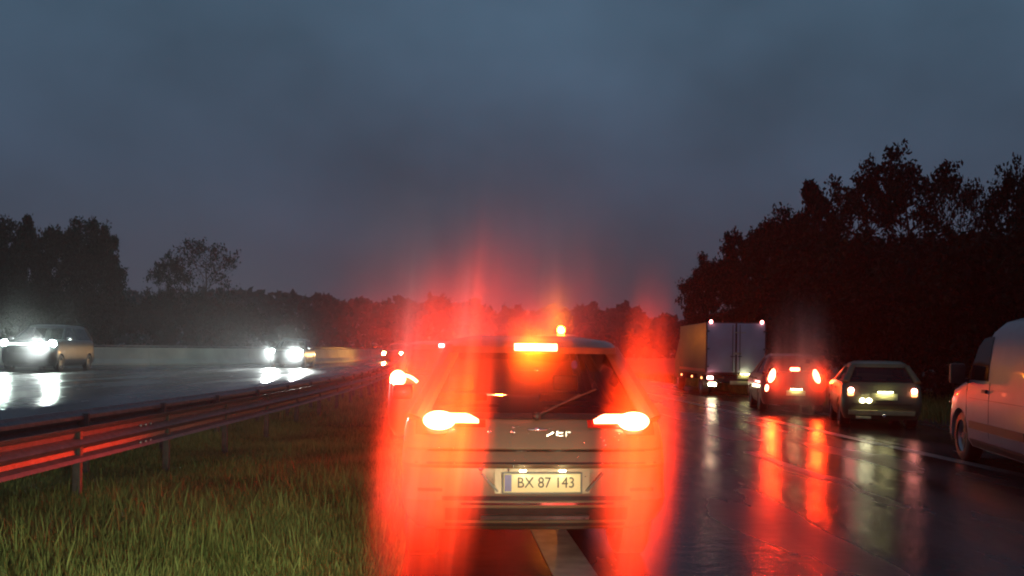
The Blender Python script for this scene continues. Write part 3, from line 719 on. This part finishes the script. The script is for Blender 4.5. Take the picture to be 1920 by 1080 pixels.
q = MB(); q.sph((.1, .5, 2.36), (.17, .17, .18), 16); q_ = q.build('amber_beacon', 'amber', bv_)
pl_ = bpy.data.lights.new('beacon_light', 'POINT'); pl_.energy = 420; pl_.color = (1, .20, .01); pl_.shadow_soft_size = .15
po = bpy.data.objects.new('beacon_light', pl_); col.objects.link(po); po.parent = q_; po.location = (.1, .5, 2.62)

# box truck
tD = 30
tx = X(1380, tD)
bt = empty('box_truck', (tx, tD, 0), -.02, label='grey box truck on the right with two small lamps at its top rear corners', cat='truck')
hw = 1.02; zt = 2.50
b = MB(); b.box((0, 2.6, (zt + .72) / 2), (hw * 2, 5.2, zt - .72), None, .03); b.build('cargo_box', 'box_side_dim', bt)
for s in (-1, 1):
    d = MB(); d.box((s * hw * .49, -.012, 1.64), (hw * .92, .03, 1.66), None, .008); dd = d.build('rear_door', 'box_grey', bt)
    d = MB(); d.cyl((s * .12, -.045, .85), (s * .12, -.045, 2.42), .012, n=8); d.box((s * .12, -.05, 1.35), (.14, .02, .03)); d.build('door_bar', 'steel', dd)
    for z in (1.0, 1.6, 2.2):
        hq = MB(); hq.box((s * .95, -.04, z), (.08, .02, .05)); hq.build('hinge', 'steel', dd)
    m_ = MB(); m_.sph((s * .86, -.03, zt + .02), (.055, .04, .055), 12); m_.build('top_marker_lamp', 'marker', bt)
    tl = MB(); tl.box((s * .88, -.09, .62), (.20, .04, .11), None, .02); t_ = tl.build('tail_lamp', 'tail_dim' if s > 0 else 'marker', bt)
    if s > 0: t_['label'] = 'unlit-looking dim right tail lamp'
sg2 = MB(); sg2.box((.12, -.032, 2.16), (.40, .008, .03)); sg2.box((.05, -.032, 1.45), (.26, .008, .07)); sg2.build('door_marking', 'concrete', bt)
q = MB(); q.box((0, 2.5, .60), (.75, 4.9, .16)); q.box((0, -.02, .52), (1.9, .08, .14), None, .02); q.build('chassis', 'plastic', bt)
q = MB(); q.box((.10, -.08, .46), (.62, .02, .13), None, .01); q.build('rear_light_board', 'bumper_lit', bt)
plate(bt, .28, -.10, .66, .5, .15, m='plate_y', band=False)
q = MB(); q.box((-.80, -.07, .40), (.26, .03, .12), None, .03); q.build('fog_lamp', 'platelamp', bt)
q = MB(); q.box((-hw - .006, 2.6, .86), (.008, 5.0, .10)); q.build('side_reflective_strip', 'refl_strip', bt)
for y in (.6, 2.4, 4.6):
    q = MB(); q.sph((-hw - .02, y, .60), (.03, .05, .04), 10); q.build('side_marker_lamp', 'amber_dim', bt)
for y in (1.1, 5.9):
    for s in (-1, 1): wheel(bt, s * .98, y, .38, .26)
cab = [lv(.45, .95, 5.25, 7.1), lv(1.1, .98, 5.25, 7.1), lv(1.3, .98, 5.25, 6.9), lv(2.0, .90, 5.25, 6.4), lv(2.15, .82, 5.35, 6.2)]
link('cab', loft(cab), 'box_side_dim', bt)

# small hatchback with tall lamps
hD = 22
hc, lo, gl, rl = car('hatchback', (X(1491, hD), hD, 0), -.16, 1.58, 1.48, 3.7, .98, 'paint_red', 'small red-lit hatchback behind the box truck with tall glowing brake lamps', 'car', wr=.29)
for s in (-1, 1):
    L2 = lo + [dict(gl[1])]; 
    h = MB(); h.sph((s * .545, .13, .86), (.085, .05, .235), 18)
    for v in h.bm.verts: v.co.x += -s * .22 * (v.co.z - .86)
    o = h.build('tail_lamp', 'brake_far', hc); brake_beam(o, s * .545, .0, .86, 260, BR, 80)
q = MB(); q.sph((-.66, .07, .60), (.05, .03, .10), 12); q.build('reversing_lamp', 'brake_high', hc)
q = MB(); q.box((0.03, .20, 1.085), (.24, .05, .085), None, .035); q.build('high_brake_light', 'brake_high', hc)
plate(hc, .03, -.012, .50, .46, .13, band=False); 
estrip(hc, 'tailgate_seam', 'trim', lo, -.6, .6, .40, .415, 'r', .004, .02)
estrip(hc, 'bumper_trim', 'plastic', lo, -.72, .72, .24, .34, 'r', .008, .03)

# old estate with lit cream bumper
eD = 17.4
ec, lo, gl, rl = car('old_hatchback', (X(1656, eD), eD, 0), -.26, 1.50, 1.36, 3.6, .93, 'paint_gold', 'old beige hatchback on the right with a pale bumper, left of the white van', 'car', wr=.28)
for s in (-1, 1):
    q = MB(); q.box((s * .585, .06, .74), (.11, .05, .15), None, .02); h = q.build('tail_lamp_housing', 'amber_dim', ec)
    q = MB(); q.sph((s * .58, .035, .775), (.055, .03, .055), 12); q.build('lamp_core', 'marker', h)
for x in (-.37, -.25):
    q = MB(); q.sph((x, .0, .575), (.05, .03, .045), 12); q.build('reversing_lamp', 'platelamp', ec)
plate(ec, .04, -.02, .655, .46, .13, band=False)
q = MB(); q.box((-.32, .0, .70), (.16, .02, .04), None, .01); q.build('badge', 'bumper_lit', ec)
estrip(ec, 'rear_bumper', 'bumper_lit', lo, -.62, .60, .29, .38, 'r', .05, .08, 12)
q = MB(); q.cyl((.02, -.06, .27), (.02, .1, .27), .025, n=10); q.sph((.02, -.08, .29), .035, 10); q.build('tow_ball', 'chrome', ec)
q = MB(); q.box((-.35, .0, .24), (.28, .03, .05), None, .01); q.build('exhaust_box', 'bumper_lit', ec)
estrip(ec, 'tailgate_seam', 'trim', lo, -.55, .55, .50, .51, 'r', .004, .02)

# white van, pulled to the right, only its front part in view
vf = (X(1768, 13.5), 13.5)
vh = -math.atan(.20); vL = 4.9
# local: rear y=0, front y=vL. near (left) front corner at vf
vw = .96
fx, fy = -vw, vL
vx = vf[0] - (fx * math.cos(vh) - fy * math.sin(vh)); vy = vf[1] - (fx * math.sin(vh) + fy * math.cos(vh))
wv = empty('white_van', (vx, vy, 0), vh, label='unlit white panel van parked on the right, cut off by the right edge', cat='van')
wl_ = [lv(.24, vw * .93, .05, vL - .10), lv(.34, vw * .99, .0, vL), lv(.60, vw, .0, vL + .01, bf=.2), lv(.86, vw, .0, vL - .03, bf=.24), lv(1.00, vw * .995, .0, vL - .14, bf=.26), lv(1.10, vw * .985, .0, vL - .48, bf=.28), lv(1.17, vw * .98, .0, vL - .80, bf=.28),
       lv(1.30, vw * .97, .0, vL - .95, bf=.26), lv(1.60, vw * .93, .01, vL - 1.28, bf=.22), lv(1.80, vw * .885, .03, vL - 1.55, bf=.18), lv(1.92, vw * .82, .07, vL - 1.85, bf=.12), lv(1.985, vw * .68, .15, vL - 2.25, bf=.08), lv(2.01, vw * .40, .4, vL - 2.8, bf=.05)]
link('body', cut_arches(loft(wl_), vw, (1.0, vL - .86), .40, .345), 'paint_white', wv)
for y in (1.0, vL - .86):
    for s in (-1, 1): wheel(wv, s * (vw - .03), y, .345, .22)
estrip(wv, 'windscreen', 'glass_blk', wl_, -.84, .84, 1.20, lambda t: 1.84 - .5 * abs(t - .5) ** 2, 'f', .010, .03, 16, 6)
for s in (-1, 1):
    ys = [vL - 1.17, vL - 1.35, vL - 1.6, vL - 1.85, vL - 2.05]
    sidestrip(wv, 'door_window', 'glass_blk', wl_, s, [(y, 1.16) for y in ys], [(vL - 1.42, 1.45), (vL - 1.50, 1.60), (vL - 1.66, 1.72), (vL - 1.87, 1.74), (vL - 2.03, 1.74)], .008, .02)
    for y in (vL - 1.18, vL - 2.12):
        sidestrip(wv, 'door_seam', 'trim', wl_, s, [(y, .42), (y + .012, .42)], [(y - (.0 if y < vL - 1.5 else .02), 1.15), (y + .012 - (.0 if y < vL - 1.5 else .02), 1.15)], .003, .01)
    sidestrip(wv, 'side_moulding', 'plastic', wl_, s, [(1.5, .50), (vL - 1.35, .50)], [(1.5, .60), (vL - 1.35, .60)], .018, .03)
    sidestrip(wv, 'sill', 'plastic', wl_, s, [(1.5, .255), (vL - 1.35, .255)], [(1.5, .36), (vL - 1.35, .36)], .012, .03)
    hd = sidestrip(wv, 'door_handle', 'plastic', wl_, s, [(vL - 2.06, 1.00), (vL - 1.90, 1.00)], [(vL - 2.06, 1.045), (vL - 1.90, 1.045)], .03, .03)
    sidestrip(wv, 'side_crease', 'trim', wl_, s, [(1.6, .905), (vL - 1.3, .905)], [(1.6, .915), (vL - 1.3, .915)], .002, .01)
    hl = estrip(wv, 'headlamp', 'rim', wl_, s * .60, s * .955, .80, 1.0, 'f', .012, .03, 8)
    mr_ = MB(); mr_.box((s * (vw + .13), vL - 1.22, 1.24), (.20, .10, .28), None, .035); mr_.cyl((s * (vw - .04), vL - 1.2, 1.14), (s * (vw + .08), vL - 1.22, 1.16), .03, n=8); mr_.build('side_mirror', 'plastic', wv)
    sm_ = MB(); sm_.sph((s * (vw + .004), vL - .42, .80), (.008, .05, .022), 10); sm_.build('side_repeater', 'reflector', wv)
estrip(wv, 'front_bumper', 'plastic', wl_, -.95, .95, .26, .46, 'f', .015, .04, 16)

# ------------------------------------------------------------ oncoming traffic
def oncoming(name, px, D, z, face, Wd, Hh, L, belt, paint, lampz, gap, lampr, m, label, strip=None, beam=900, bc=(.9, 1, .95)):
    """face: direction (radians from -Y) the car points to"""
    # local front is +Y at L; place the front at D
    rz = math.pi + face
    c, s = math.cos(rz), math.sin(rz); fx_, fy_ = -s * L, c * L
    t, lo, gl, rl = car(name, (X(px, D) - fx_, D - fy_, z), rz, Wd, Hh, L, belt, paint, label, 'car', glass='clear')
    for k in (-1, 1):
        h = estrip(t, 'headlamp', 'rim', lo, k * (gap - .14), k * min(gap + .14, Wd / 2 - .02), lampz - .09, lampz + .08, 'f', .012, .03, 6)
        L_ = interp(lo, lampz); q = MB(); q.sph((k * gap, end_y(L_, gap, 'f') + .02, lampz), (lampr, .05, lampr), 18); q.build('headlamp_bulb', m, h)
        spot(t, (k * gap, end_y(L_, gap, 'f') + .14, lampz), R(83), 0, beam, bc, 42)
    if strip: estrip(t, 'light_strip', 'head_strip', lo, -gap, gap, lampz - .045, lampz + .015, 'f', .03, .03, 10)
    estrip(t, 'grille', 'plastic', lo, -gap * .55, gap * .55, lampz - .35, lampz - .10, 'f', .010, .03, 8)
    estrip(t, 'bumper_trim', 'plastic', lo, -Wd * .42, Wd * .42, .28, .40, 'f', .012, .03, 8)
    for k in (-1, 1): q = MB(); q.box((k * (Wd / 2 + .08), L - 1.45, belt + .05), (.2, .1, .14), None, .03); q.build('side_mirror', 'paint_dark', t)
    return t
oncoming('pickup', 48, 33.5, G, R(8), 2.0, 1.85, 4.9, 1.22, 'paint_grey', 1.07, .86, .13, 'head', 'large oncoming grey off-roader at the left edge with white headlamps and a light strip', True, 6000)
oncoming('oncoming_car', 535, 45, G, R(4), 1.8, 1.5, 4.3, .95, 'paint_dark', .82, .70, .11, 'head', 'oncoming dark car in front of the pale barrier with two white headlamps', None, 13000)
oncoming('oncoming_car', 736, 68, .36, R(-3), 1.8, 1.5, 4.3, .95, 'paint_dark', .70, .68, .13, 'head_warm', 'small far oncoming car with warm headlamps, just left of the SUV', None, 500, (1, .6, .25))

# our own car's dipped beams (below the frame) that light plate, grass and rails
own = empty('own_headlamps', (0, 0, 0), label='dipped headlamps of the car the picture is taken from, below the frame', cat='headlamps')
for x in (-.55, .80):
    q = MB(); q.lathe([(0, .01), (0.0, .07), (-.08, .05), (-.10, .01)], n=16); h = q.build('lamp_bowl', 'chrome', own); h.location = (x, 1.72, .72); h.rotation_euler = (0, 0, R(90))
    spot(own, (x, 1.80, .72), R(88), R(10 if x > 0 else 22), 560 if x > 0 else 420, (1, .90, .55) if x > 0 else (.92, 1, .66), 26 if x > 0 else 50, 'dipped_beam')

# ------------------------------------------------------------ air
hz = MB(); hz.box((0, 180, 12), (820, 500, 27)); h_ = hz.build('haze', None, None, False)
m = bpy.data.materials.new('thin_haze'); m.use_nodes = True; n = m.node_tree.nodes; n.remove(n['Principled BSDF'])
v = n.new('ShaderNodeVolumePrincipled'); v.inputs['Color'].default_value = (.9, .92, .95, 1); v.inputs['Density'].default_value = .0005; v.inputs['Anisotropy'].default_value = .6
m.node_tree.links.new(v.outputs[0], n['Material Output'].inputs['Volume']); h_.data.materials.append(m); tag(h_, 'thin rainy haze filling the air', 'haze', None, 'stuff')
def mist(name, loc, rad, dens, label, g=.3, tilt=0, noise=.85, ns=1.6):  # added mist blobs that imitate lamp glare smeared on the windscreen
    me = bpy.data.meshes.new(name); bm = bmesh.new(); bmesh.ops.create_icosphere(bm, subdivisions=2, radius=1.0); bm.to_mesh(me); bm.free()
    m = bpy.data.materials.new(name); m.use_nodes = True; nt = m.node_tree; n = nt.nodes; l = nt.links; n.remove(n['Principled BSDF'])
    v = n.new('ShaderNodeVolumePrincipled'); v.inputs['Color'].default_value = (.92, .92, .94, 1); v.inputs['Anisotropy'].default_value = g; l.new(v.outputs[0], n['Material Output'].inputs['Volume'])
    t = n.new('ShaderNodeTexCoord'); ln = n.new('ShaderNodeVectorMath'); ln.operation = 'LENGTH'; l.new(t.outputs['Object'], ln.inputs[0])
    mr = n.new('ShaderNodeMapRange'); mr.interpolation_type = 'SMOOTHSTEP'; mr.inputs[1].default_value = .95; mr.inputs[2].default_value = .0; mr.inputs[3].default_value = 0; mr.inputs[4].default_value = 1; l.new(ln.outputs['Value'], mr.inputs[0])
    nz = n.new('ShaderNodeTexNoise'); nz.inputs['Scale'].default_value = ns; nz.inputs['Detail'].default_value = 2; mpp = n.new('ShaderNodeMapping'); mpp.inputs['Scale'].default_value = (2.2, 1.2, .45); mpp.inputs['Rotation'].default_value = (0, .12, 0); mpp.inputs['Location'].default_value = (loc[0] * 3.1, loc[1], 0); l.new(t.outputs['Object'], mpp.inputs[0]); l.new(mpp.outputs[0], nz.inputs[0])
    m2 = n.new('ShaderNodeMapRange'); m2.inputs[1].default_value = .35; m2.inputs[2].default_value = .65; m2.inputs[3].default_value = 1 - noise; m2.inputs[4].default_value = 1 + noise; l.new(nz.outputs[0], m2.inputs[0])
    mu = n.new('ShaderNodeMath'); mu.operation = 'MULTIPLY'; l.new(mr.outputs[0], mu.inputs[0]); l.new(m2.outputs[0], mu.inputs[1])
    pw_ = n.new('ShaderNodeMath'); pw_.operation = 'POWER'; pw_.inputs[1].default_value = 2.3; l.new(mr.outputs[0], pw_.inputs[0]); l.new(pw_.outputs[0], mu.inputs[0]); mv = n.new('ShaderNodeMath'); mv.operation = 'MULTIPLY'; l.new(mu.outputs[0], mv.inputs[0]); mv.inputs[1].default_value = dens; l.new(mv.outputs[0], v.inputs['Density'])
    me.materials.append(m); o = bpy.data.objects.new(name, me); col.objects.link(o); o.location = loc; o.scale = rad; o.rotation_euler = (0, R(tilt), 0)
    tag(o, label, 'spray', None, 'stuff'); return o
yb = SD - .12
for (px, D, z, rx_, rz_, dn, lab) in [
        (750, 5.2, .60, .26, 1.35, .36, 'thin leaning red streak of added glare mist over the verge, outermost left of the SUV'),
        (805, 4.8, .85, .30, 1.60, .60, 'red-lit streak of added glare mist in front of the left brake lamp of the SUV'),
        (868, 5.0, .95, .22, 1.75, .45, 'faint red streak of added glare mist just inside the left brake lamp of the SUV'),
        (1162, 5.0, .80, .17, 1.50, .28, 'faint red streak of added glare mist just inside the right brake lamp of the SUV'),
        (1194, 4.8, .75, .24, 1.50, .58, 'red-lit streak of added glare mist in front of the right brake lamp of the SUV'),
        (1222, 5.2, .60, .20, 1.40, .32, 'thin leaning red streak of added glare mist over the road, outermost right of the SUV')]:
    mist('glare_mist', (X(px, D), D, z), (rx_ * 1.15, .9, rz_ * 1.12), dn * .85, lab, tilt=5)
mist('glare_mist', (SX - .25, SD + .10, 1.40), (1.0, .35, .80), .75, 'added red glare mist in front of the rear window of the SUV')
mist('glare_mist', (SX - .30, 10.6, 2.0), (3.2, 2.2, 3.6), .26, 'large faint red mist added as lamp glare above the SUV')
mist('glare_mist', (X(765, 12.4), 12.4, 1.6), (.40, .45, 2.0), .8, 'narrow orange streak of added glare mist left of the SUV roof', tilt=4)
mist('glare_mist', (X(870, 12.4), 12.4, 1.6), (.40, .45, 2.1), .8, 'narrow red streak of added glare mist over the left end of the SUV roof', tilt=4)
mist('glare_mist', (X(1022, 12.4), 12.4, 1.7), (.55, .5, 2.2), .9, 'broad orange streak of added glare mist over the middle of the SUV roof', tilt=4)
mist('glare_mist', (X(1215, 9), 9, 1.3), (.5, .6, 1.5), .4, 'faint red streak of added glare mist beside the right pillar of the SUV', tilt=4)
mist('glare_mist', (X(1488, hD), hD - .5, 1.0), (1.6, 1.2, 2.9), .95, 'added red glare mist round the small hatchback with tall lamps')
mist('glare_mist', (X(60, 32.5), 32.3, 1.9), (3.4, 1.6, 3.4), .035, 'added pale glare mist in the headlamps of the left off-roader', g=.5)
mist('glare_mist', (X(545, 44), 43.8, 1.6), (2.6, 1.4, 3.0), .028, 'added pale glare mist in the headlamps of the middle oncoming car', g=.5)
mist('glare_mist', (X(1035, 37), 37.4, 3.0), (1.5, 1.2, 3.0), .5, 'added orange glare mist round the amber beacon above the SUV roof', tilt=6)
